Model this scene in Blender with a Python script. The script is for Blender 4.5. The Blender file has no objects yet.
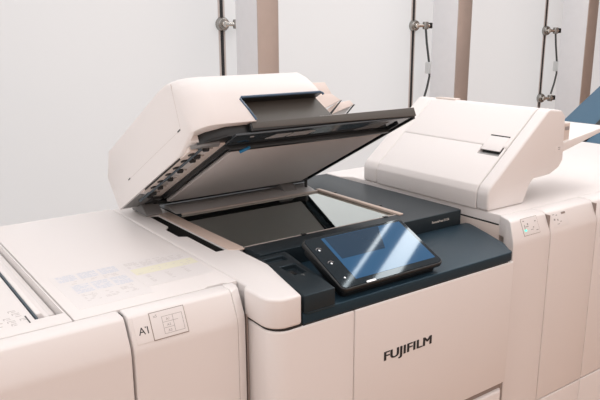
import bpy, bmesh, math, random
from mathutils import Vector, Matrix
random.seed(4)
S = bpy.context.scene
COL = S.collection

# ------------------------------------------------------------------ materials
def mat(name, col, rough=.5, metal=0., spec=.5, noise=0., bump=0., emit=None, estr=0., coat=0., scale=400., tint=None):
    m = bpy.data.materials.new(name); m.use_nodes = True
    nt = m.node_tree; b = nt.nodes['Principled BSDF']
    b.inputs['Base Color'].default_value = (*col, 1)
    b.inputs['Roughness'].default_value = rough
    b.inputs['Metallic'].default_value = metal
    b.inputs['Specular IOR Level'].default_value = spec
    b.inputs['Coat Weight'].default_value = coat
    if tint: b.inputs['Specular Tint'].default_value = (*tint, 1)
    if emit:
        b.inputs['Emission Color'].default_value = (*emit, 1)
        b.inputs['Emission Strength'].default_value = estr
    if noise or bump:
        tc = nt.nodes.new('ShaderNodeTexCoord'); n = nt.nodes.new('ShaderNodeTexNoise')
        n.inputs['Scale'].default_value = scale; n.inputs['Detail'].default_value = 3
        nt.links.new(tc.outputs['Object'], n.inputs['Vector'])
        if noise:
            mr = nt.nodes.new('ShaderNodeMapRange')
            mr.inputs['To Min'].default_value = 1 - noise; mr.inputs['To Max'].default_value = 1 + noise
            nt.links.new(n.outputs['Fac'], mr.inputs['Value'])
            mx = nt.nodes.new('ShaderNodeVectorMath'); mx.operation = 'SCALE'
            mx.inputs[0].default_value = col
            nt.links.new(mr.outputs['Result'], mx.inputs['Scale'])
            nt.links.new(mx.outputs['Vector'], b.inputs['Base Color'])
        if bump:
            bp = nt.nodes.new('ShaderNodeBump'); bp.inputs['Strength'].default_value = bump
            bp.inputs['Distance'].default_value = .001
            nt.links.new(n.outputs['Fac'], bp.inputs['Height']); nt.links.new(bp.outputs['Normal'], b.inputs['Normal'])
    return m

WHITE = mat('cream_plastic', (.81, .78, .765), .42, noise=.02, bump=.03, scale=900)
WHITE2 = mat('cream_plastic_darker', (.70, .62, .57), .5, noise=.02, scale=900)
TAN = mat('warm_plastic_strip', (.62, .50, .43), .45)
SLOTB = mat('slot_black', (.008, .008, .008), .8, spec=.1)
TANL = mat('peach_plastic', (.72, .63, .58), .5)
RAILM = mat('dull_rail', (.42, .37, .34), .45)
GREYP = mat('grey_plastic', (.20, .20, .20), .5)
LGREY = mat('light_grey_plastic', (.42, .42, .42), .45)
NAVY = mat('navy_plastic', (.014, .020, .024), .42, spec=.38, noise=.08, bump=.06, scale=1500, tint=(.66,.92,1.1))
NAVYB = mat('navy_edge_plastic', (.05, .10, .17), .3, spec=.6)
TRAY = mat('navy_tray_plastic', (.012, .028, .042), .42, spec=.38, noise=.08, bump=.06, scale=1500, tint=(.62,.92,1.1))
BLACK = mat('black_plastic', (.010, .012, .013), .35)
RUBBER = mat('black_rubber', (.012, .012, .013), .6)
GUNMETAL = mat('taupe_handle_plastic', (.080, .073, .064), .5, noise=.03, scale=900)
GLOSSD = mat('glossy_dark_frame', (.025, .033, .04), .12, spec=.7)
PAD = mat('platen_pad_sheet', (.60, .57, .56), .6)
STEEL = mat('brushed_steel', (.35, .34, .32), .25, metal=1)
CHROME = mat('chrome', (.7, .68, .64), .15, metal=1)
BLUEBAR = mat('blue_grey_plastic', (.07, .10, .125), .4)
BLUEKNOB = mat('blue_lever_plastic', (.01, .17, .36), .35)
BLUETRAY = mat('blue_tray_plastic', (.05, .12, .19), .45)
SEAM = mat('dark_seam', (.02, .018, .017), .7)
SEAMF = mat('faint_seam', (.60, .54, .51), .7)
SEAMT = mat('soft_seam', (.30, .25, .225), .7)
INK = mat('dark_ink', (.012, .016, .02), .5)
INKG = mat('grey_ink', (.33, .31, .31), .6)
INKB = mat('pale_blue_ink', (.62, .66, .73), .6)
INKY = mat('pale_yellow_ink', (.81, .79, .64), .6)
PAPER = mat('label_paper', (.80, .775, .765), .35)
LEDG = mat('green_led', (.1, .8, .6), .4, emit=(.1, .9, .65), estr=1.)
SILVERINK = mat('silver_ink', (.55, .52, .48), .5)
GOLD = mat('tan_icon_ink', (.85, .66, .45), .5)
ICON = mat('lit_icon', (.8, .8, .8), .4, emit=(.9, .95, 1), estr=.4)
FLOORM = mat('oak_floor', (.42, .26, .17), .5, noise=.2, scale=6)
CEIL = mat('ceiling_paint', (.72, .73, .75), .8)
COLM = mat('painted_column', (.76, .77, .79), .6, noise=.03, scale=30)
COLF = mat('taupe_metal_face', (.50, .43, .39), .35, metal=.6, noise=.06, scale=20)
WALLM = mat('wall_paint', (.70, .66, .63), .8)
JOINT = mat('window_gasket', (.02, .022, .025), .5)
EDGEW = mat('pale_window_edge', (.62, .56, .53), .5)
CRYSTAL = mat('clear_acrylic', (.75, .78, .78), .1, spec=.6)
CABLE = mat('dark_steel_rod', (.10, .11, .11), .3, metal=.8)

def frosted(name, strg, tint):
    m = bpy.data.materials.new(name); m.use_nodes = True
    nt = m.node_tree; b = nt.nodes['Principled BSDF']
    b.inputs['Base Color'].default_value = (.4, .4, .4, 1); b.inputs['Roughness'].default_value = .25
    b.inputs['Specular IOR Level'].default_value = .2
    b.inputs['Emission Color'].default_value = (*tint, 1); b.inputs['Emission Strength'].default_value = strg
    return m
FROST = frosted('frosted_daylit_glass', .42, (1, .995, 1.0))
SIDEGLOW = frosted('added_side_window_glow', .90, (1, .97, .95))  # glow of the added left window

def platen_glass():
    m = bpy.data.materials.new('platen_glass'); m.use_nodes = True
    nt = m.node_tree; nt.nodes.clear()
    out = nt.nodes.new('ShaderNodeOutputMaterial'); mx = nt.nodes.new('ShaderNodeMixShader')
    g = nt.nodes.new('ShaderNodeBsdfGlossy'); t = nt.nodes.new('ShaderNodeBsdfTransparent')
    fr = nt.nodes.new('ShaderNodeFresnel'); fr.inputs['IOR'].default_value = 2.0; mu = nt.nodes.new('ShaderNodeMath'); mu.operation = 'MULTIPLY'; mu.inputs[1].default_value = 2.3; mu.use_clamp = True; nt.links.new(fr.outputs[0], mu.inputs[0])
    g.inputs['Roughness'].default_value = .02; g.inputs['Color'].default_value = (.92, 1, .99, 1); t.inputs['Color'].default_value = (.85, .90, .89, 1)
    nt.links.new(mu.outputs[0], mx.inputs[0]); nt.links.new(t.outputs[0], mx.inputs[1]); nt.links.new(g.outputs[0], mx.inputs[2])
    nt.links.new(mx.outputs[0], out.inputs[0]); return m
GLASS = platen_glass()
SCREEN = mat('blue_display', (.003, .01, .03), .05, spec=.18, emit=(.020, .098, .205), estr=.80, tint=(.6, .85, 1.0))
SCREEN2 = mat('navy_reflection_zone', (.003, .01, .02), .05, spec=.18, emit=(.012, .040, .085), estr=.55, tint=(.6, .85, 1.0))  # UI window colour with a dark reflection painted in
BEZEL = mat('display_bezel_glass', (.003, .006, .009), .05, spec=.16, tint=(.6, .85, 1.0))

# ------------------------------------------------------------------ helpers
ORG = Vector((0, 0, 0))
def empty(name, loc, label, cat, group=None):
    global ORG
    o = bpy.data.objects.new(name, None); COL.objects.link(o); o.location = loc
    o.empty_display_size = .05
    o['label'] = label; o['category'] = cat
    if group: o['group'] = group
    ORG = Vector(loc); return o

def link(name, me, m, parent):
    o = bpy.data.objects.new(name, me); COL.objects.link(o)
    if m: me.materials.clear(); me.materials.append(m)
    if parent: o.parent = parent
    return o

def bake(bm, bevel=0., seg=3, cuts=(), ang=35, xf=None):
    """bmesh (world coords) -> mesh, with boolean cuts and a bevel applied"""
    me = bpy.data.meshes.new('m'); bmesh.ops.recalc_face_normals(bm, faces=bm.faces); bm.to_mesh(me); bm.free()
    if cuts or bevel:
        t = bpy.data.objects.new('t', me); COL.objects.link(t); tmp = []
        for c in cuts:
            cm = bpy.data.meshes.new('c'); bmesh.ops.recalc_face_normals(c, faces=c.faces); c.to_mesh(cm); c.free()
            co = bpy.data.objects.new('c', cm); COL.objects.link(co); tmp.append(co)
            md = t.modifiers.new('b', 'BOOLEAN'); md.operation = 'DIFFERENCE'; md.object = co; md.solver = 'EXACT'
        if bevel:
            md = t.modifiers.new('v', 'BEVEL'); md.width = bevel; md.segments = seg
            md.limit_method = 'ANGLE'; md.angle_limit = math.radians(ang); md.use_clamp_overlap = True
        bpy.context.view_layer.update()
        dg = bpy.context.evaluated_depsgraph_get()
        me2 = bpy.data.meshes.new_from_object(t.evaluated_get(dg))
        for o in tmp + [t]: bpy.data.objects.remove(o)
        me = me2
    if xf is not None: me.transform(xf)
    me.transform(Matrix.Translation(-ORG))
    me.polygons.foreach_set('use_smooth', [True] * len(me.polygons))
    me.set_sharp_from_angle(angle=math.radians(32))
    return me

def part(name, bm, m, parent, bevel=0., seg=3, cuts=(), ang=35, xf=None, label=None):
    me = bake(bm, bevel, seg, cuts, ang, xf); me.name = name
    o = link(name, me, m, parent)
    if label: o['label'] = label
    return o

def prism(pts, a, b, axis='z', bm=None):
    """closed polygon extruded from a to b along axis. z: (x,y); x: (y,z); y: (x,z)"""
    bm = bm or bmesh.new()
    f = {'z': lambda p, t: (p[0], p[1], t), 'x': lambda p, t: (t, p[0], p[1]), 'y': lambda p, t: (p[0], t, p[1])}[axis]
    lo = [bm.verts.new(f(p, a)) for p in pts]; hi = [bm.verts.new(f(p, b)) for p in pts]
    n = len(pts); bm.faces.new(lo); bm.faces.new(hi[::-1])
    for i in range(n): bm.faces.new((lo[i], hi[i], hi[(i + 1) % n], lo[(i + 1) % n]))
    return bm
def box(x0, x1, y0, y1, z0, z1, bm=None):
    return prism([(x0, y0), (x1, y0), (x1, y1), (x0, y1)], z0, z1, 'z', bm)
def quad_slab(P, t, bm=None):
    bm = bm or bmesh.new(); P = [Vector(p) for p in P]; nn = (P[1] - P[0]).cross(P[2] - P[0]).normalized() * t
    v = [bm.verts.new(p) for p in P] + [bm.verts.new(p + nn) for p in P]
    for q in ((3, 2, 1, 0), (4, 5, 6, 7), (0, 1, 5, 4), (1, 2, 6, 5), (2, 3, 7, 6), (3, 0, 4, 7)): bm.faces.new([v[i] for i in q])
    return bm
def arc(cx, cy, r, a0, a1, n=8):
    return [(cx + r * math.cos(math.radians(a0 + (a1 - a0) * i / n)), cy + r * math.sin(math.radians(a0 + (a1 - a0) * i / n))) for i in range(n + 1)]
def tube(pts, r, n=10, bm=None):
    bm = bm or bmesh.new(); rings = []
    pts = [Vector(p) for p in pts]
    for i, p in enumerate(pts):
        d = (pts[min(i + 1, len(pts) - 1)] - pts[max(i - 1, 0)]).normalized()
        u = d.orthogonal().normalized() if i == 0 else (u - d * u.dot(d)).normalized()
        v = d.cross(u)
        rr = r[i] if isinstance(r, (list, tuple)) else r
        rings.append([bm.verts.new(p + (u * math.cos(2 * math.pi * k / n) + v * math.sin(2 * math.pi * k / n)) * rr) for k in range(n)])
    for a, b in zip(rings, rings[1:]):
        for k in range(n): bm.faces.new((a[k], a[(k + 1) % n], b[(k + 1) % n], b[k]))
    bm.faces.new(rings[0][::-1]); bm.faces.new(rings[-1])
    return bm
def ball(c, r, bm=None, n=16):
    bm = bm or bmesh.new()
    bmesh.ops.create_uvsphere(bm, u_segments=n, v_segments=n // 2, radius=r, matrix=Matrix.Translation(c)); return bm

def textmesh(body, size, m, parent, name, origin, xdir, ydir, extrude=.0004, stretch=1., bold=0., spacing=1., shear=0., fit=0, dup=0):
    cu = bpy.data.curves.new('t', 'FONT'); cu.body = body; cu.size = size; cu.extrude = extrude; cu.offset = bold
    cu.space_character = spacing; cu.shear = shear
    t = bpy.data.objects.new('t', cu); COL.objects.link(t); bpy.context.view_layer.update()
    me = bpy.data.meshes.new_from_object(t.evaluated_get(bpy.context.evaluated_depsgraph_get()))
    bpy.data.objects.remove(t)
    if fit:
        xs = [v.co.x for v in me.vertices]; stretch = fit / (max(xs) - min(xs))
    if dup:
        b_ = bmesh.new(); b_.from_mesh(me); g = bmesh.ops.duplicate(b_, geom=b_.verts[:] + b_.edges[:] + b_.faces[:])
        bmesh.ops.translate(b_, verts=[v for v in g['geom'] if isinstance(v, bmesh.types.BMVert)], vec=(dup, 0, dup * .1)); b_.to_mesh(me); b_.free()
    X = Vector(xdir).normalized(); Y = Vector(ydir).normalized(); Z = X.cross(Y)
    M = Matrix((X * stretch, Y, Z)).transposed().to_4x4(); M.translation = Vector(origin)
    me.transform(M); me.transform(Matrix.Translation(-ORG)); me.name = name
    return link(name, me, m, parent)

def structure(name, bm, m, **k):
    global ORG
    ORG = Vector((0, 0, 0)); o = part(name, bm, m, None, **k); o['kind'] = 'structure'; return o

# ------------------------------------------------------------------ camera
cam = bpy.data.cameras.new('camera'); co = bpy.data.objects.new('camera', cam); COL.objects.link(co)
yaw, tilt, roll = .621519, .244816, -.004836
cy, sy, ct, st, cr, sr = math.cos(yaw), math.sin(yaw), math.cos(tilt), math.sin(tilt), math.cos(roll), math.sin(roll)
f = Vector((sy * ct, cy * ct, -st)); rt = Vector((cy, -sy, 0)); up = rt.cross(f)
r2 = cr * rt + sr * up; u2 = -sr * rt + cr * up
M = Matrix((r2, u2, -f)).transposed().to_4x4(); M.translation = (0, 0, 1.4955)
co.matrix_world = M; cam.sensor_width = 36; cam.lens = 672.17 / 600 * 36; cam.clip_start = .02
S.camera = co

# ------------------------------------------------------------------ room
structure('floor', box(-3, 9, -3, 3.2, -.05, 0), FLOORM)
structure('ceiling', box(-3, 9, -3, 3.2, 2.8, 2.85), CEIL)
YW = 3.0; P0 = 1.679; DP = 1.313
GAP = .008
k = 0
for i in range(-3, 5):
    x0 = P0 + DP * i; x1 = x0 + DP
    if x1 < -2.4 or x0 > 8: continue
    k += 1
    w = structure('window_%d' % k, box(x0 + GAP, x1 - GAP, YW, YW + .02, .05, 2.75), FROST, bevel=.003)
    ORG = Vector((0, 0, 0))
    part('gasket', box(x0 - .0085, x0 + .0085, YW - .003, YW + .018, .05, 2.75), JOINT, w, label='black rubber joint between the frosted panes')
    part('edge_strip', box(x0 + .0087, x0 + .0185, YW - .002, YW + .002, .05, 2.75), EDGEW, w)
    part('edge_strip', box(x0 - .0185, x0 - .0087, YW - .002, YW + .002, .05, 2.75), EDGEW, w)
structure('wall_back', box(-3, 9, YW + .06, YW + .12, 0, 2.8), WALLM)
k = 0
for i in range(-3, 5):
    x0 = {0: 1.648, 1: 2.958, 2: 4.215}.get(i, 1.648 + 1.30 * i)
    if x0 < -2.4: continue
    k += 1
    c_ = structure('trim_%d' % k, box(x0, x0 + .112, 2.623, 2.81, 0, 2.8), COLM, bevel=.002)
    part('face_plate', box(x0, x0 + .112, 2.618, 2.623, 0, 2.8), COLF, c_, bevel=.001, label='taupe metal front face')
structure('wall_left', prism([(-2.9, -3), (-2.8, -3), (-2.8, 3), (-2.9, 3)], 0, 2.8, 'z'), WALLM,
          cuts=[box(-3, -2.7, -2.2, 2.4, .9, 2.5)])
wl = structure('window_20', box(-2.87, -2.85, -2.2, 2.4, .9, 2.5), SIDEGLOW)  # unseen glowing window, added to brighten the left-facing sides
structure('wall_right', box(8.6, 8.7, -3, 3, 0, 2.8), WALLM)

# clamps on the joints
def clamp(x, z, label, name='panel_clamp'):
    e = empty(name, (x, YW - .002, z), label, 'clamp', None)
    bm = tube([(x, YW, z), (x, YW - .012, z), (x, YW - .03, z)], [.036, .036, .028], 24)
    part('disc', bm, STEEL, e, bevel=.004)
    bm = tube([(x, YW - .03, z), (x, YW - .045, z)], .016, 16); part('bolt_head', bm, CHROME, e, bevel=.003)
    part('arm', tube([(x, YW - .038, z), (x + .085, YW - .05, z)], .011, 12), CHROME, e)
    part('collar', tube([(x + .058, YW - .048, z - .022), (x + .058, YW - .048, z + .022)], .018, 16), STEEL, e, bevel=.003)
    part('end_stop', tube([(x + .088, YW - .05, z), (x + .11, YW - .052, z)], .017, 16), RUBBER, e, bevel=.003)
    return e
XJ = [P0, P0 + DP, P0 + 2 * DP]
def rod(e, x, zc):
    r_ = part('tie_rod', tube([(x + .058, YW - .050, zc - .015), (x + .066, YW - .055, zc - .10), (x + .088, YW - .06, zc - .22), (x + .096, YW - .06, zc - .30), (x + .080, YW - .058, zc - .37), (x + .060, YW - .050, zc - .448)], .0068, 8), CABLE, e, label='bent thin steel rod')
    part('acrylic_block', box(x + .070, x + .112, YW - .085, YW - .04, zc - .285, zc - .215), CRYSTAL, r_, bevel=.008)
for x, z, lb_ in ((XJ[0], 1.535, 'round steel glass clamp on the leftmost black joint, partly hidden by the column'),
                  (XJ[1], 1.530, 'round steel glass clamp on the middle black joint, with a bent rod hanging from it'),
                  (XJ[2], 1.497, 'upper round steel clamp on the rightmost black joint, with a bent rod')):
    c_ = clamp(x, z, lb_); rod(c_, x, z)
clamp(XJ[2], 1.020, 'lower round steel clamp on the rightmost black joint, just above the white inserter')

# ------------------------------------------------------------------ left feeder with the slot
ZT = 1.05
e = empty('paper_feeder', (0, 1.35, 0), 'cream paper feeder module at the left edge with a long slot in its top', 'machine')
part('body', box(-.45, .281, 1.0, 1.66, .02, 1.0), WHITE, e, bevel=.004)
top = prism([(-.45, 1.021), (.2835, 1.021), (.2835, 1.668), (-.45, 1.668)], 1.0, ZT)
part('top_panel', top, WHITE, e, bevel=.0025, cuts=[box(.2365, .2805, 1.062, 1.655, 1.012, 1.1)])
# raised rail standing in the slot
rl = part('slot_rail', prism([(.2415, 1.012), (.262, 1.012), (.262, 1.044), (.2535, 1.046), (.2505, 1.053), (.2415, 1.053)], 1.075, 1.64, 'y'), WHITE, e, bevel=.0015)
part('rail_side', box(.2385, .2412, 1.062, 1.64, 1.018, 1.0515), BLUEBAR, rl, bevel=.0006, label='blue-grey side strip')
for y0, y1 in ((1.075, 1.10), (1.15, 1.19), (1.24, 1.29), (1.36, 1.40)):
    part('clip', box(.2372, .2386, y0, y1, 1.024, 1.040), BLACK, rl)
part('slot_step', box(.264, .277, 1.10, 1.645, 1.012, 1.036), WHITE, e, bevel=.002)
part('slot_mark', box(.2255, .2275, 1.053, 1.085, ZT - .001, ZT + .0006), BLACK, e)
# printed pictograms
bm = bmesh.new()
for r_ in range(5):
    for c_ in range(4):
        xx = .150 + c_ * .019 + r_ * .003; yy = 1.118 - r_ * .014; w = random.uniform(.006, .013)
        if random.random() < .8:
            box(xx, xx + w, yy, yy + .0011, ZT, ZT + .0003, bm)
            if random.random() < .6: box(xx, xx + .0011, yy - .006, yy, ZT, ZT + .0003, bm); box(xx + w * .4, xx + w, yy - .006, yy - .0048, ZT, ZT + .0003, bm)
part('printed_pictograms', bm, mat('pictogram_ink', (.50, .47, .46), .6), e)
# front door: top flange, bevel, face
prof = [(1.018, 1.0505), (.990, 1.0505), (.983, 1.047), (.962, 1.004), (.960, .99), (.960, .05), (1.0, .05), (1.0, 1.03), (1.018, 1.03)]
part('front_door', prism(prof, -.45, .3545, 'x'), WHITE, e, bevel=.003)

e = empty('paper_tray_module', (.43, 1.3, 0), 'cream module with the A1 panel and printed instruction sheet on top', 'machine')
part('body', box(.2855, .576, 1.001, 1.66, .02, 1.0), WHITE2, e)
part('gap_filler', box(.3548, .3585, 1.001, 1.0175, .05, 1.046), SEAM, e)
part('top_panel', prism([(.2865, 1.021), (.52, 1.021), (.527, 1.027), (.560, 1.027), (.567, 1.021), (.5865, 1.021), (.5865, 1.668), (.2865, 1.668)], 1.001, ZT), WHITE, e, bevel=.0015)
d = part('front_door', prism(prof, .3592, .552, 'x'), WHITE, e, bevel=.003)
bm = prism(prof, .5524, .5735, 'x')
for v in bm.verts:
    if v.co.x > .57 and v.co.y < .998: v.co.y += .012
part('side_filler', bm, WHITE, e, bevel=.002)
# label plate on bevelled upper part of the door
def onbev(x, t, off):        # point on the bevel between (.983,1.047) and (.962,1.004)
    y = .983 + (.962 - .983) * t; z = 1.047 + (1.004 - 1.047) * t
    return Vector((x, y, z)) + Vector((0, -.899, .439)) * off
def bevquad(x0, x1, t0, t1, o0, o1, bm=None):
    bm = bm or bmesh.new()
    P = [onbev(a, t, o) for o in (o0, o1) for a, t in ((x0, t0), (x1, t0), (x1, t1), (x0, t1))]
    v = [bm.verts.new(p) for p in P]
    for q in ((0, 1, 2, 3), (7, 6, 5, 4), (0, 4, 5, 1), (1, 5, 6, 2), (2, 6, 7, 3), (3, 7, 4, 0)): bm.faces.new([v[i] for i in q])
    return bm
part('label_recess', bevquad(.366, .457, .02, .96, .0, .0008), WHITE, d, bevel=.0007)
part('tray_label_rim', bevquad(.3945, .4575, .0, .97, .0006, .0014), SEAMT, d, bevel=.0006)
part('tray_label', bevquad(.3957, .4563, .025, .945, .001, .0018), PAPER, d, bevel=.0005)
bev_x = (1, 0, 0); bev_y = (0, .439, .899)
textmesh('A1', .0175, INK, d, 'tray_letters', onbev(.3720, .66, .0009), bev_x, bev_y, extrude=.0002)
part('numeral_flag', prism([(onbev(0, .405, .0009).y, onbev(0, .405, .0009).z), (onbev(0, .455, .0009).y, onbev(0, .455, .0009).z), (onbev(0, .455, .0011).y, onbev(0, .455, .0011).z), (onbev(0, .405, .0011).y, onbev(0, .405, .0011).z)], .3840, .3856, 'x'), INK, d)
bm = bmesh.new()
for i in range(4): bevquad(.415, .434 if i in (1, 2) else .451, .22 + .2 * i, .232 + .2 * i, .0018, .002, bm)
for xx in (.415, .434, .451): bevquad(xx, xx + .0006, .22, .83, .0018, .002, bm)
bevquad(.434, .443, .42, .432, .0018, .002, bm)
part('label_diagram', bm, INKG, d)
for tx, tt, s in (('A1', .38, .006), ('A2', .58, .006), ('A3', .78, .006)): textmesh(tx, s, INKG, d, 'label_text', onbev(.422, tt, .0018), bev_x, bev_y, extrude=.0001)
textmesh('x5', .007, INKG, d, 'label_text', onbev(.401, .2, .0018), bev_x, bev_y, extrude=.0001)
# instruction sheet printed on the top
bm = box(.306, .440, 1.058, 1.240, ZT, ZT + .0003); box(.4405, .5755, 1.088, 1.240, ZT, ZT + .0003, bm)
sh = part('instruction_sheet', bm, PAPER, e)
zt = ZT + .0003
def words(x0, x1, y0, y1, rows, dens=.8):
    bm = bmesh.new(); h = (y1 - y0) / rows
    for r in range(rows):
        x = x0
        while x < x1 - .003:
            w = random.uniform(.003, .010)
            if random.random() < dens: box(x, min(x + w, x1), y0 + r * h + h * .2, y0 + r * h + h * .6, zt + .0001, zt + .0002, bm)
            x += w + .0015
    return bm
TINT = mat('faint_lavender_tint', (.775, .765, .78), .5); GI = mat('faint_grey_ink', (.67, .645, .635), .6)
YT = part('yellow_band', box(.447, .577, 1.155, 1.190, zt, zt + .0001), INKY, sh, label='pale yellow printed band')
for c in range(3):
    part('printed_table', box(.315 + c * .040, .351 + c * .040, 1.198, 1.234, zt, zt + .0001), TINT, sh)
    part('printed_text', words(.317 + c * .040, .350 + c * .040, 1.199, 1.233, 6, .85), INKB, sh, label='pale blue printed text')
    part('printed_table', box(.326 + c * .036, .359 + c * .036, 1.128, 1.174, zt, zt + .0001), TINT, sh)
    part('printed_text', words(.328 + c * .036, .358 + c * .036, 1.129, 1.173, 8, .85), INKB, sh, label='pale blue printed text')
    part('printed_text', words(.318 + c * .038, .345 + c * .038, 1.179, 1.194, 3, .5), GI, sh)
    part('printed_text', words(.330 + c * .034, .355 + c * .034, 1.085, 1.122, 7, .55), GI, sh)
    part('printed_text', words(.460 + c * .037, .468 + c * .037, 1.105, 1.148, 8, .8), GI, sh)
for c in range(4):
    part('printed_text', words(.448 + c * .031, .474 + c * .031, 1.198, 1.232, 6, .7), GI, sh)
    part('printed_text', words(.452 + c * .031, .474 + c * .031, 1.159, 1.186, 5, .3), GI, sh)

# ------------------------------------------------------------------ main printer
e = empty('office_printer', (.93, 1.3, 0), 'large cream digital press with open scanner lid, navy top and tilted touchscreen', 'printer')
main = e
YF = .893
def planL(x0, xr, yf, yb, r=.034):
    return arc(x0 + r, yf + r, r, 180, 270, 8) + [(xr, yf), (xr, yb), (x0, yb)]
# inner body fills behind doors
part('body', prism([(.60, .925), (1.225, .925), (1.30, 1.12), (1.34, 1.2), (1.34, 1.66), (.60, 1.66)], .03, .985), WHITE2, e)
# doors (upper), seam between them, lower drawer front
dl = part('front_cover_narrow', prism(planL(.582, .7645, YF, .99), .05, .9885), WHITE, e, bevel=.003)
dr = part('front_door', prism([(.7665, YF), (1.236, YF), (1.243, .93), (.7665, .93)], .686, .9885), WHITE, e, bevel=.003)
textmesh('FUJIFILM', .0275, INK, dr, 'logo', (.8395, YF - .0003, .8615), (1, 0, 0), (0, 0, 1), extrude=.0004, spacing=1.04, fit=.132, dup=.0017)
part('lower_drawer', prism([(.7665, YF), (1.222, YF), (1.234, .905), (1.236, .93), (.7665, .93)], .05, .669), WHITE, e, bevel=.005)
part('drawer_grip_shade', box(.7665, 1.236, .903, .94, .668, .688), SEAMT, e)  # taupe colour paints in the shadow of the grip gap
part('side_strip', box(.5775, .5812, .975, 1.0, .05, 1.0), SEAMT, e)
# white cap (scanner housing corner)
capL = arc(.579 + .036, YF + .036, .036, 180, 270, 8) + [(.6425, YF), (.6625, .978), (.6840, 1.064), (.6845, 1.180), (.7, 1.186), (.7, 1.665), (.589, 1.665), (.5885, .99), (.579, .985)]
slot = [(.6365, 1.191), (.6620, 1.191), (.6600, 1.536), (.6365, 1.545), (.6360, 1.425), (.6200, 1.405), (.6200, 1.335), (.6365, 1.325)]
def cutpart(name, base, m, parent, bevel, seg, ang, cutters):
    me = bake(base, bevel, seg, ang=ang)
    b2 = bmesh.new(); b2.from_mesh(me); bmesh.ops.translate(b2, verts=b2.verts, vec=ORG)
    return part(name, b2, m, parent, cuts=cutters)
cap = cutpart('scanner_housing', prism(capL, .9935, ZT), WHITE, e, .008, 4, 50, [prism(slot, 1.0455, 1.1)])
part('scan_slot', prism([(x, y) for x, y in slot], 1.0450, 1.0462), SLOTB, cap, label='black document scanning slot')
part('guide_strip', prism([(.6625, 1.186), (.676, 1.176), (.694, 1.172), (.6975, 1.185), (.6930, 1.540), (.6610, 1.548)], ZT - .002, ZT + .0018), TAN, e, bevel=.0015)
# seams under the cap
part('housing_seam', prism(arc(.585 + .034, YF + .037, .034, 180, 270, 8) + [(.645, YF + .004), (.645, 1.0), (.585, 1.0)], .985, .9945), SEAM, e)

# navy deck with glass opening
XR = 1.312
deck = prism([(.7005, 1.119), (XR, 1.119), (XR + .004, 1.13), (XR, 1.685), (.7005, 1.685)], .99, ZT)
GX0, GX1, GY0, GY1 = .7000, 1.144, 1.184, 1.508
dk = part('top_deck', deck, NAVY, e, bevel=.0015, cuts=[box(GX0 - .01, GX1 + .001, GY0, GY1, 1.0, 1.2)], label='navy textured top deck')
part('scanner_well', box(.6995, 1.150, GY0 - .002, GY1 + .01, .991, 1.003), mat('well_floor', (.34, .38, .37), .6), dk)
part('well_wall', box(GX0 + .001, GX0 + .004, GY0 + .002, GY1, 1.003, 1.044), BLACK, dk)
# things seen through the glass: carriage and lamp
part('scan_carriage', box(.74, .775, GY0 + .02, GY1 - .01, 1.003, 1.03), GREYP, dk, bevel=.003)
part('lens_box', box(.85, 1.0, GY0 + .05, GY0 + .18, 1.003, 1.03), mat('lens_box', (.24, .27, .27), .4), dk, bevel=.004)
part('platen_glass', box(GX0, GX1, GY0, GY1, 1.0440, 1.0470), GLASS, e, label='clear glass plate reflecting the open lid')
part('rail', box(GX1 + .0005, GX1 + .0145, GY0 - .012, GY1 + .012, ZT - .003, ZT + .0035), TAN, e, bevel=.0015, label='cream right border strip of the glass')
part('rail', box(.712, GX1, GY1 - .001, GY1 + .0045, ZT - .003, ZT + .002), RAILM, e, bevel=.001)
part('rail', box(.700, GX1 - .002, GY0 - .0030, GY0 + .0008, ZT - .004, ZT + .0008), RAILM, e, bevel=.0008)
# small clips beside the right rail
for x, y in ((1.163, 1.46), (1.163, 1.27), (1.10, 1.178), (.85, 1.178)):
    part('clip', box(x, x + .012, y, y + .008, ZT - .001, ZT + .002), BLACK, e)
# grey ledge behind the glass
part('rear_ledge', prism([(GY1 + .0075, ZT + .0003), (GY1 + .0075, ZT + .0015), (1.555, ZT + .0095), (1.575, ZT + .0125), (1.585, ZT + .0095), (1.585, ZT + .0003)], .7005, 1.14, 'x'), LGREY, e, bevel=.0015)

# step with the model lettering, tray
textmesh('RevoriaPress E1136', .0082, SILVERINK, e, 'model_lettering', (1.205, 1.1183, 1.030), (1, 0, 0), (0, 0, 1), extrude=.0002, bold=.0002, spacing=.95)
tray = prism([(.6460, YF + .002)] + arc(1.2225, .9125, .018, 270, 350, 5) + [(1.268, .946), (1.298, 1.014), (1.330, 1.093), (1.334, 1.105), (1.332, 1.1195), (.69, 1.1195), (.69, 1.06), (.667, .978)], .9905, 1.012)
tr = part('control_tray', tray, TRAY, e, bevel=.0025, label='navy lower control shelf')
part('tray_lip', prism([(.648, YF + .003), (1.218, YF + .003), (1.234, .908), (.9, .914), (.648, .914)], .9885, .9905), SEAM, e)
# raised block with card shelf and USB recess, left of the screen
blk = prism([(.6475, YF - .001), (.7165, YF - .001), (.7440, 1.03), (.760, 1.108), (.760, 1.118), (.6875, 1.118), (.6870, 1.064), (.6650, .978)], 1.012, 1.0465)
cut1 = prism([(.693, 1.072), (.736, 1.072), (.741, 1.098), (.693, 1.098)], 1.038, 1.1)
cut2 = prism([(.696, .990), (.7235, .990), (.733, 1.042), (.696, 1.042)], 1.036, 1.1)
b = part('port_block', blk, NAVY, e, bevel=.002, cuts=[cut1, cut2], label='navy block with card recess and connector port')
part('usb_port', box(.699, .716, 1.010, 1.030, 1.0360, 1.0385), BLACK, b, bevel=.0005)
textmesh('=', .016, GOLD, b, 'port_icon', (.6985, 1.013, 1.0388), (1, .0, 0), (0, 1, 0), extrude=.0002)
textmesh('Y', .012, GREYP, b, 'port_icon', (.705, .975, 1.0467), (1, .0, 0), (0, 1, 0), extrude=.0002)
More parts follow.
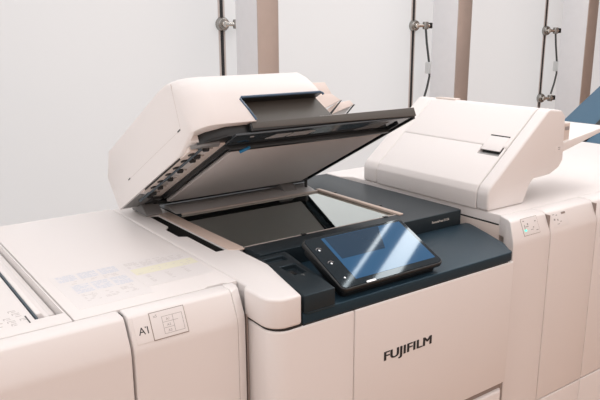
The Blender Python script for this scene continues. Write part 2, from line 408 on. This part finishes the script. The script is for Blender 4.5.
part('ledge', prism([(.652, YF - .002), (.7165, YF - .002), (.7165, YF + .002), (.652, YF + .002)], 1.0105, 1.0135), NAVY, b, bevel=.001)

# touchscreen
TH = math.radians(25); Xl, Xr_, Yb, Lp, Zb = .742, 1.013, .900, .150, 1.0315
xd = Vector((1, 0, 0)); yd = Vector((0, math.cos(TH), math.sin(TH))); nd = Vector((0, -math.sin(TH), math.cos(TH)))
PM = Matrix((xd, yd, nd)).transposed().to_4x4(); PM.translation = Vector((Xl, Yb, Zb))
W = Xr_ - Xl
def rrect(x0, x1, y0, y1, r, n=5):
    return arc(x1 - r, y1 - r, r, 0, 90, n) + arc(x0 + r, y1 - r, r, 90, 180, n) + arc(x0 + r, y0 + r, r, 180, 270, n) + arc(x1 - r, y0 + r, r, 270, 360, n)
pn = part('touchscreen', prism(rrect(0, W, 0, Lp, .013), -.011, 0), BLACK, e, bevel=.002, xf=PM, label='tilted black-framed touchscreen with blue display')
part('back_shell', prism(rrect(.008, W - .012, .004, Lp - .006, .012), -.030, -.011), BLACK, pn, bevel=.006, xf=PM)
part('screen_glass', prism(rrect(.0035, W - .0035, .0035, Lp - .0035, .010), 0, .0012), BEZEL, pn, xf=PM)
part('display', prism([(.044, .018), (W - .012, .018), (W - .012, Lp - .010), (.044, Lp - .010)], .0012, .0015), SCREEN, pn, xf=PM)
part('display_reflection_zone', prism([(.052, .075), (.165, .075), (.197, Lp - .011), (.052, Lp - .011)], .0015, .0017), SCREEN2, pn, xf=PM, label='darker window on the blue display, with a dark reflection painted in')  # UI window; its dark tone and slanted edge paint in a reflection
for (x, y) in ((.020, .110), (.022, .070), (.024, .028)):
    part('touch_icon', prism(arc(x, y, .0021, 0, 330, 10), .0012, .0016), ICON, pn, xf=PM)
for (x, y) in ((.020, .110), (.022, .070)):
    part('icon_bracket', prism(arc(x, y, .0075, 20, 160, 8) + arc(x, y, .0065, 160, 20, 8), .0012, .0015), INKG, pn, xf=PM)
part('indicator', prism(rrect(.060, .083, .002, .006, .0015), .0012, .0022), ICON, pn, xf=PM, label='white status light on lower bezel')
part('neck', prism([(.95, 1.013), (1.04, 1.013), (1.03, 1.075), (1.0, 1.060), (.93, 1.030)], .80, .95, 'x'), BLACK, e, bevel=.004)
part('cable_hook', box(.985, 1.000, .915, .93, 1.013, 1.03), BLACK, e, bevel=.003)

# ---- lid: local frame u = X, v = b (hinge to lip), w = c (up through the thickness)
TL = math.radians(27.5); OY, OZ = 1.60, 1.06
bd = Vector((0, -math.cos(TL), math.sin(TL))); cd = Vector((0, math.sin(TL), math.cos(TL)))
LM = Matrix((Vector((1, 0, 0)), bd, cd)).transposed().to_4x4(); LM.translation = Vector((0, OY, OZ))
def lp(name, bm, m, parent, **k): return part(name, bm, m, parent, xf=LM, **k)
LXL, LXR, LB = .582, 1.156, .520
# flat lid slab
lid = lp('scanner_lid', prism([(.70, .0), (LXR, .0), (LXR, LB - .012), (LXR - .006, LB), (.70, LB)], .004, .0225), BLACK, e, bevel=.002, label='open hinged lid with built-in document feeder')
lp('lid_base', prism([(.590, .006), (.71, .006), (.71, LB - .012), (.650, LB - .014), (.615, LB - .035), (.590, LB - .075)], .006, .030), BLACK, lid, bevel=.001)
lp('grip_strip', prism([(.7040, .0095), (LXR + .001, .001), (LXR + .001, .0220), (.7040, .0225)], LB - .004, LB + .001, 'y'), GUNMETAL, lid, bevel=.0008, label='taupe front edge of lid')
lp('top_skin', prism([(.88, .01), (LXR, .01), (LXR, LB - .004), (.88, LB - .004)], .0225, .0240), WHITE, lid)
# handle: tilted plate continuing upward from the strip
lp('handle', quad_slab([(.7060, LB + .001, .010), (.6980, .492, .0780), (.900, .492, .0780), (.918, LB + .001, .010)], -.004), GUNMETAL, lid, label='taupe recessed lifting handle')
# cover shell : profile in (b,c) extruded along x, corners rounded by bevelling, notch cut out
top_prof = [(LB + .004, .024), (LB + .004, .050), (LB, .090), (LB - .010, .118), (LB - .026, .137), (.466, .148), (.43, .150), (.032, .147), (-.018, .094), (.010, .0), (.3, .0), (LB - .08, .0), (LB - .03, .012)]
# build as lofted sections along x to give a large rounded front-left corner and a sloping right end
def shell_sections():
    secs = []
    R = .047
    for i in range(9):
        a = math.radians(90 * i / 8); x = LXL + R - R * math.cos(a); d = R - R * math.sin(a)
        secs.append((x, d))
    secs.append((.80, 0)); secs.append((.868, 0))
    return secs
secs = shell_sections()
notch = prism([(.7165, -.05), (.975, -.05), (.975, .0775), (.6965, .0775), (.6925, .0735), (.7150, .024)], .455, .60, 'y')
inner = prism([(.605, -.01), (.905, -.01), (.905, .0235), (.605, .0235)], .02, .60, 'y')
n = len(top_prof)
cb = bmesh.new(); rings = []
for x, d in secs:
    rings.append([cb.verts.new((x, (b_ - d * max(0, min(1, (b_ - .30) / .18)) if b_ > .30 else b_), c_)) for (b_, c_) in top_prof])
rings.append([cb.verts.new((.866 + (.150 - c_) / .150 * .060, b_, c_)) for (b_, c_) in top_prof])
for a, b2 in zip(rings, rings[1:]):
    for i in range(n): cb.faces.new((a[i], a[(i + 1) % n], b2[(i + 1) % n], b2[i]))
cb.faces.new(rings[0][::-1]); cb.faces.new(rings[-1])
save = ORG.copy(); ORG = Vector((0, 0, 0)); me = bake(cb, .007, 4, ang=50); ORG = save
cb = bmesh.new(); cb.from_mesh(me)
cov = lp('feeder_cover', cb, WHITE, lid, cuts=[notch, box(.640, .95, .02, .60, -.02, .0235), box(.5882, .66, .470, .60, -.02, .0232)], label='cream feeder cover with rounded corner')
# blue edge around the notch
lp('notch_edge', tube([(.7152, LB + .004, .026), (.7040, LB + .0035, .050), (.6925, LB + .0010, .0735), (.6965, LB + .0004, .0775), (.80, LB + .0004, .0776), (.895, LB + .0004, .0776), (.902, LB + .0004, .0745), (.903, LB + .0004, .071)], .0027, 8), NAVYB, lid, label='blue edging around the handle recess')
lp('recess_shade_liner', box(.696, .903, .462, LB - .002, .0760, .0774), BLACK, lid)  # black liner, doubles as painted shadow under the cover overhang

# left side seams and screw slots
lp('side_seam', box(LXL - .0002, LXL + .001, .135, .440, .0446, .0451), SEAMF, lid)
bm = prism([(.452, .0445), (.4528, .0445), (.4612, .138), (.4604, .138)], LXL - .0002, LXL + .001, 'x')
lp('side_seam', bm, SEAMF, lid)
for b0 in (.118, .438): lp('release_slot', box(LXL - .0006, LXL + .001, b0, b0 + .013, .0435, .0465), BLACK, lid)

# underside: pad, black bars, roller strip, front dark glossy lip
lp('platen_pad', prism(rrect(.690, 1.112, .055, .436, .006), -.010, -.001), PAD, lid, bevel=.003, label='pale grey foam backed platen sheet')
lp('pad_frame', prism([(.664, .010), (1.1565, .010), (1.1565, LB - .004), (.664, LB - .004)], -.001, .004), GLOSSD, lid, bevel=.001, label='glossy dark underside frame')
lp('right_rib', box(1.118, 1.124, .03, LB - .03, -.006, -.001), BLACK, lid, bevel=.001)
lp('right_rib', box(1.149, 1.1565, .02, LB - .004, -.004, -.001), BLACK, lid, bevel=.001)
lp('front_bar', box(.676, 1.118, .447, .458, -.012, -.001), BLACK, lid, bevel=.001)
lp('back_bar', box(.66, 1.145, .020, .050, -.007, -.001), BLACK, lid, bevel=.004)
lp('caution_label', prism([(.752, .478), (.800, .478), (.808, .500), (.770, .500)], -.0018, -.001), LGREY, lid)
lp('caution_label', prism([(.806, .478), (.858, .478), (.872, .498), (.866, .502), (.814, .500)], -.0018, -.001), LGREY, lid)
lp('caution_label', prism([(1.00, .470), (1.075, .470), (1.085, .500), (1.05, .503)], -.0018, -.001), GREYP, lid)
lp('caution_label', box(.704, .712, .500, .505, -.0018, -.001), LGREY, lid)
lp('release_lever', tube([(.700, .452, -.016), (.712, .462, -.014), (.722, .458, -.010)], .0032, 10), BLUEKNOB, lid, label='small bright blue release lever')
lp('side_bar', box(.6645, .6760, .10, .460, -.010, .006), BLACK, lid, bevel=.001)
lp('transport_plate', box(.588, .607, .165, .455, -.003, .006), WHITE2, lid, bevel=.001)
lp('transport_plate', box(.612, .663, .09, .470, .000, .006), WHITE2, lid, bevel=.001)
lp('plate_groove', box(.5862, .5882, .19, .405, -.0036, .006), SEAM, lid)
lp('guide_bar', box(.6075, .6125, .085, .462, -.006, .004), BLUEBAR, lid, bevel=.001, label='blue-grey paper guide bar')
for b0 in (.12, .145, .19, .255, .315, .385, .41, .455):
    r = lp('roller', tube([(.6180, b0, -.001), (.630, b0, -.001)], .0066, 16), RUBBER, lid, bevel=.0015)
    lp('axle', tube([(.612, b0, -.001), (.640, b0, -.001)], .0018, 8), STEEL, r)
for b0 in (.205, .25, .30, .345, .39, .43):
    lp('pinch_roller', prism([(.594, b0), (.604, b0 + .003), (.604, b0 + .012), (.596, b0 + .009)], -.0065, -.002), BLACK, lid, bevel=.001)
lp('corner_bracket', prism([(.588, .462), (.650, .462), (.645, .480), (.610, .475)], -.002, .006), GREYP, lid)
lp('front_under_plate', prism([(.600, .47), (.70, .47), (.70, LB - .012), (.652, LB - .014), (.620, LB - .035)], .0035, .0075), BLACK, lid)
lp('end_bracket', prism([(.588, .02), (.664, .02), (.664, .088), (.588, .150)], -.001, .006), GREYP, lid, bevel=.001)
# feeder input trays rising to the right of the cover
lp('input_tray', prism([(.90, .193), (1.101, .190), (1.112, .155), (.90, .148)], .280, .300, 'y'), TANL, lid, bevel=.001, label='cream rear paper tray')
lp('input_tray', prism([(.93, .123), (1.028, .117), (1.050, .100), (.992, .082), (.93, .060)], .385, .400, 'y'), TANL, lid, bevel=.001, label='cream paper input tray wing')
lp('input_tray', prism([(.990, .074), (1.045, .0985), (1.092, .1035), (1.101, .0905), (1.000, .0665)], .378, .384, 'y'), TANL, lid, bevel=.001, label='lower cream paper tray wing')
lp('tray_support', prism([(.985, .064), (1.095, .0895), (1.030, .045), (.985, .040)], .372, .3775, 'y'), LGREY, lid)
lp('tray_support', prism([(1.047, .098), (1.051, .0985), (1.000, .060), (.990, .060)], .4002, .403, 'y'), BLACK, lid)
lp('tray_support', prism([(1.097, .0905), (1.102, .0900), (1.040, .048), (1.030, .045)], .3842, .387, 'y'), BLACK, lid)
# hinges
for x0, nm in ((.628, 'left'), (1.045, 'right')):
    h = part('lid_hinge', prism([(1.535, 1.051), (1.625, 1.051), (1.625, 1.075), (1.590, 1.086), (1.560, 1.075), (1.535, 1.056)], x0, x0 + .045, 'x'), GREYP, e, bevel=.002)
    part('hinge_pin', tube([(x0 - .006, 1.600, 1.072), (x0 + .055, 1.600, 1.072)], .007, 14), STEEL, h)
    part('hinge_arm', quad_slab([(x0 + .01, 1.60, 1.066), (x0 + .035, 1.60, 1.066), (x0 + .035, 1.51, 1.104), (x0 + .01, 1.51, 1.104)], .006), BLACK, h)
part('prop_post', tube([(1.128, 1.545, 1.050), (1.128, 1.545, 1.080)], .0045, 10), BLACK, e)

# ------------------------------------------------------------------ right hand unit
e = empty('finisher_unit', (1.9, 1.3, 0), 'long cream finisher module to the right of the navy top with two small panel labels', 'machine')
part('body', prism([(1.351, 1.022), (2.55, 1.022), (2.55, 1.70), (1.351, 1.70)], .03, 1.0), WHITE, e)
part('top_panel', prism([(1.350, 1.022), (2.56, 1.022), (2.56, 1.70), (1.320, 1.70), (1.320, 1.63), (1.350, 1.6)], 1.0, ZT), WHITE, e, bevel=.003)
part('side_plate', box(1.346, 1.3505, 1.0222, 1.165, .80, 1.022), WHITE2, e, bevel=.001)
part('side_groove', box(1.3475, 1.350, 1.028, 1.165, 1.0225, 1.0260), SEAM, e)
part('side_groove', box(1.3475, 1.350, 1.0255, 1.0285, .96, 1.0160), SEAM, e)
fp = [(1.021, 1.0505), (.985, 1.0505), (.974, 1.046), (.956, 1.004), (.954, .99), (.954, .05), (1.0, .05), (1.0, 1.0), (1.021, 1.0)]
def rm_door(x0, x1, chamf=False, z0=.05, name='front_door', prof=None, label=None):
    pr = [(y, max(z, z0)) for y, z in (prof or fp)]
    bm = prism(pr, x0, x1, 'x')
    if chamf:
        for v in bm.verts:
            if v.co.x < x0 + .001:
                v.co.x += max(0, (v.co.y - .954)) * .45
    return part(name, bm, WHITE, e, bevel=.003)
d1 = rm_door(1.313, 1.4625, True)
def fprof(z0): return [(1.021, 1.0505), (.985, 1.0505), (.974, 1.046), (.956, 1.004), (.954, .99), (.954, z0), (1.0, z0), (1.0, 1.0), (1.021, 1.0)]
d2 = rm_door(1.4660, 1.6705, prof=fprof(.527), z0=.5)
d3 = rm_door(1.6735, 2.55, prof=fprof(.527), z0=.5)
part('door_gap', box(1.4623, 1.4662, .962, 1.02, .05, 1.044), SEAMT, e); part('door_gap', box(1.6703, 1.6737, .962, 1.02, .05, 1.044), SEAMT, e)
part('lower_door', box(1.4660, 1.6690, .954, 1.0, .05, .5235), WHITE, e, bevel=.003)
part('lower_door', box(1.6710, 2.55, .954, 1.0, .05, .5235), WHITE, e, bevel=.003)
part('lower_gap', box(1.4662, 2.55, .965, 1.0, .5232, .5275), SEAM, e)
def rq(x0, x1, t0, t1, o0, o1, bm=None):
    bm = bm or bmesh.new()
    A = Vector((0, .974, 1.046)); B = Vector((0, .956, 1.004)); nn = Vector((0, -.919, .394))
    P = [Vector((a, 0, 0)) + A + (B - A) * t + nn * o for o in (o0, o1) for a, t in ((x0, t0), (x1, t0), (x1, t1), (x0, t1))]
    v = [bm.verts.new(p) for p in P]
    for q in ((0, 1, 2, 3), (7, 6, 5, 4), (0, 4, 5, 1), (1, 5, 6, 2), (2, 6, 7, 3), (3, 7, 4, 0)): bm.faces.new([v[i] for i in q])
    return bm
part('button_label_rim', rq(1.3595, 1.4235, -.05, .90, 0, .0005), SEAMT, d1, bevel=.0004)
lb = part('button_label', rq(1.3605, 1.4225, -.03, .88, .0002, .0009), PAPER, d1, bevel=.0004)
bm = bmesh.new()
for (x, t, w, h) in ((1.366, .08, .006, .05), (1.38, .25, .004, .1), (1.372, .4, .012, .04), (1.41, .2, .006, .05), (1.4, .5, .004, .06), (1.39, .62, .01, .03), (1.41, .7, .008, .04), (1.368, .3, .002, .3)):
    rq(x, x + w, t, t + h, .0009, .0011, bm)
part('label_marks', bm, INKG, lb)
part('status_led', rq(1.3655, 1.3735, .56, .66, .0009, .0016), LEDG, lb, label='small glowing green light')
lb = part('paper_level_label', rq(1.4830, 1.5450, .08, .90, .0001, .0006), PAPER, d2, bevel=.0003)
bm = bmesh.new()
for (x, t, w, h) in ((1.487, .15, .008, .04), (1.50, .2, .006, .05), (1.488, .4, .006, .1), (1.502, .45, .004, .1), (1.512, .6, .006, .04), (1.498, .72, .01, .03)):
    rq(x, x + w, t, t + h, .0006, .0008, bm)
part('label_marks', bm, INKG, lb)
part('viewing_window', rq(1.524, 1.541, .12, .24, .0006, .0009), SEAMT, lb)

# ------------------------------------------------------------------ inserter on top of the finisher
e = empty('sheet_inserter', (1.48, 1.3, ZT), 'white sloped sheet inserter with latch, standing on the finisher top', 'machine')
hp = [(1.345, ZT + .0006), (1.344, 1.095), (1.352, 1.112), (1.568, 1.290), (1.580, 1.294), (1.632, 1.288), (1.650, 1.272), (1.656, 1.150), (1.640, 1.130), (1.600, 1.115), (1.530, 1.112), (1.515, 1.100), (1.492, ZT + .0006)]
hin = [(x + (.006 if x < 1.45 else -.006), max(z, ZT + .0) if z < 1.06 else z - .004) for x, z in hp]
part('front_side_panel', prism([(x, z) for x, z in hp], 1.062, 1.0995, 'y'), WHITE, e, bevel=.009, seg=4, ang=15)
hp2 = [(x, z) for x, z in hp]
save_c = prism([(1.4400, 1.1650), (1.470, 1.1650), (1.500, 1.2100), (1.480, 1.2300)], 1.118, 1.175, 'y')
up = part('upper_cover', prism([(1.456, 1.1995), (1.568, 1.290), (1.580, 1.294), (1.632, 1.288), (1.645, 1.272), (1.645, 1.130), (1.46, 1.12)], 1.1005, 1.479, 'y'), WHITE, e, bevel=.003, seg=3, ang=12)
lw = part('lower_cover', prism([(1.345, ZT + .0006), (1.344, 1.095), (1.352, 1.112), (1.4545, 1.1975), (1.4545, ZT + .0006)], 1.1005, 1.479, 'y'), WHITE, e, bevel=.003, seg=3, ang=12,
          cuts=[box(1.40, 1.52, 1.108, 1.178, 1.1765, 1.26)])
lk = part('latch', prism([(1.4420, 1.1885), (1.4805, 1.2208), (1.4830, 1.2180), (1.4445, 1.1860)], 1.112, 1.175, 'y'), WHITE, e, bevel=.0008, label='white latch flap over the grip recess')
part('latch_recess', box(1.4320, 1.4555, 1.109, 1.177, 1.1766, 1.1780), LGREY, e, label='grey grip recess')
part('latch_recess_wall', box(1.4550, 1.4560, 1.109, 1.177, 1.1780, 1.1960), BLACK, e)
part('latch_gap', prism([(1.4805, 1.2200), (1.4845, 1.2232), (1.4855, 1.2220), (1.4815, 1.2190)], 1.112, 1.175, 'y'), SEAM, e)
part('rear_side_panel', prism(hp, 1.480, 1.540, 'y'), WHITE, e, bevel=.008, seg=4, ang=15)
part('core', prism([(1.36, ZT + .001), (1.36, 1.10), (1.43, 1.160), (1.51, 1.225), (1.57, 1.275), (1.62, 1.27), (1.62, 1.15), (1.50, 1.10), (1.485, ZT + .001)], 1.09, 1.50, 'y'), SEAMT, e,
     cuts=[box(1.3, 1.53, 1.10, 1.185, 1.10, 1.3)])
part('handle_lip', box(1.575, 1.600, 1.39, 1.47, 1.290, 1.297), WHITE2, e, bevel=.002)
part('arrow_label', box(1.615, 1.640, 1.0614, 1.0622, 1.172, 1.192), WHITE, e, bevel=.0003)
bm = bmesh.new()
for x in (1.625, 1.631):
    for z in (1.181, 1.186): box(x, x + .003, 1.0606, 1.0613, z, z + .0025, bm)
part('arrow_label_marks', bm, INKG, e)
arm = part('output_arm', prism([(1.655, 1.168), (1.87, 1.214), (1.87, 1.226), (1.655, 1.196)], 1.070, 1.215, 'y'), WHITE, e, bevel=.003)
part('arm_knob', box(1.668, 1.700, 1.078, 1.110, 1.190, 1.248), WHITE2, arm, bevel=.003)
part('knob_mark', box(1.676, 1.694, 1.0768, 1.0782, 1.228, 1.238), INKG, arm)

# ------------------------------------------------------------------ blue tray behind
e = empty('stacker_tray', (2.95, 1.95, 0), 'slanted blue paper tray behind the inserter at the right edge', 'tray')
part('tray_plate', quad_slab([(2.85, 1.62, .910), (2.85, 2.02, .910), (3.60, 2.02, 1.303), (3.60, 1.62, 1.303)], .02), BLUETRAY, e, bevel=.004)
part('tray_rib', quad_slab([(2.85, 1.80, .925), (2.85, 1.83, .925), (3.60, 1.83, 1.318), (3.60, 1.80, 1.318)], .02), BLACK, e, bevel=.003)
part('tray_body', box(2.80, 3.6, 1.62, 2.02, .02, .88), WHITE, e, bevel=.01)

# ------------------------------------------------------------------ ceiling lamps + light
def lamp(cx, cy, ang, L, w, label, power, col=(1, .98, .96)):
    e = empty('ceiling_light', (cx, cy, 2.8), label, 'light', 'linear ceiling lights')
    R = Matrix.Translation((cx, cy, 2.8)) @ Matrix.Rotation(math.radians(ang), 4, 'Z')
    part('housing', box(-L / 2 - .01, L / 2 + .01, -w / 2 - .01, w / 2 + .01, -.03, -.0), LGREY, e, xf=R)
    part('diffuser', box(-L / 2, L / 2, -w / 2, w / 2, -.034, -.0302), mat('lamp_diffuser', (.9, .9, .9), .5, emit=col, estr=power), e, xf=R)
for dx, w in ((0, .10), (-.155, .018)):
    lamp(2.55 + dx * .5, 1.42 - dx * .86, 31, 1.6, w, 'wide linear light on the ceiling above the printer' if dx == 0 else 'hair-thin linear light on the ceiling beside the wide one', 20.)
def area(loc, size, power, col, rot=(0, 0, 0)):
    l = bpy.data.lights.new('area', 'AREA'); l.shape = 'RECTANGLE'; l.size, l.size_y = size; l.energy = power; l.color = col
    o = bpy.data.objects.new('room_light', l); COL.objects.link(o); o.location = loc; o.rotation_euler = rot; return o
area((.9, .5, 2.74), (6.6, 4.6), 94, (.985, .985, 1))

w = bpy.data.worlds.new('world'); S.world = w; w.use_nodes = True
bg = w.node_tree.nodes['Background']; bg.inputs[0].default_value = (1.0, .76, .655, 1); bg.inputs[1].default_value = .83
S.view_settings.view_transform = 'Standard'; S.view_settings.look = 'None'; S.view_settings.gamma = 1
S.view_settings.exposure = .09
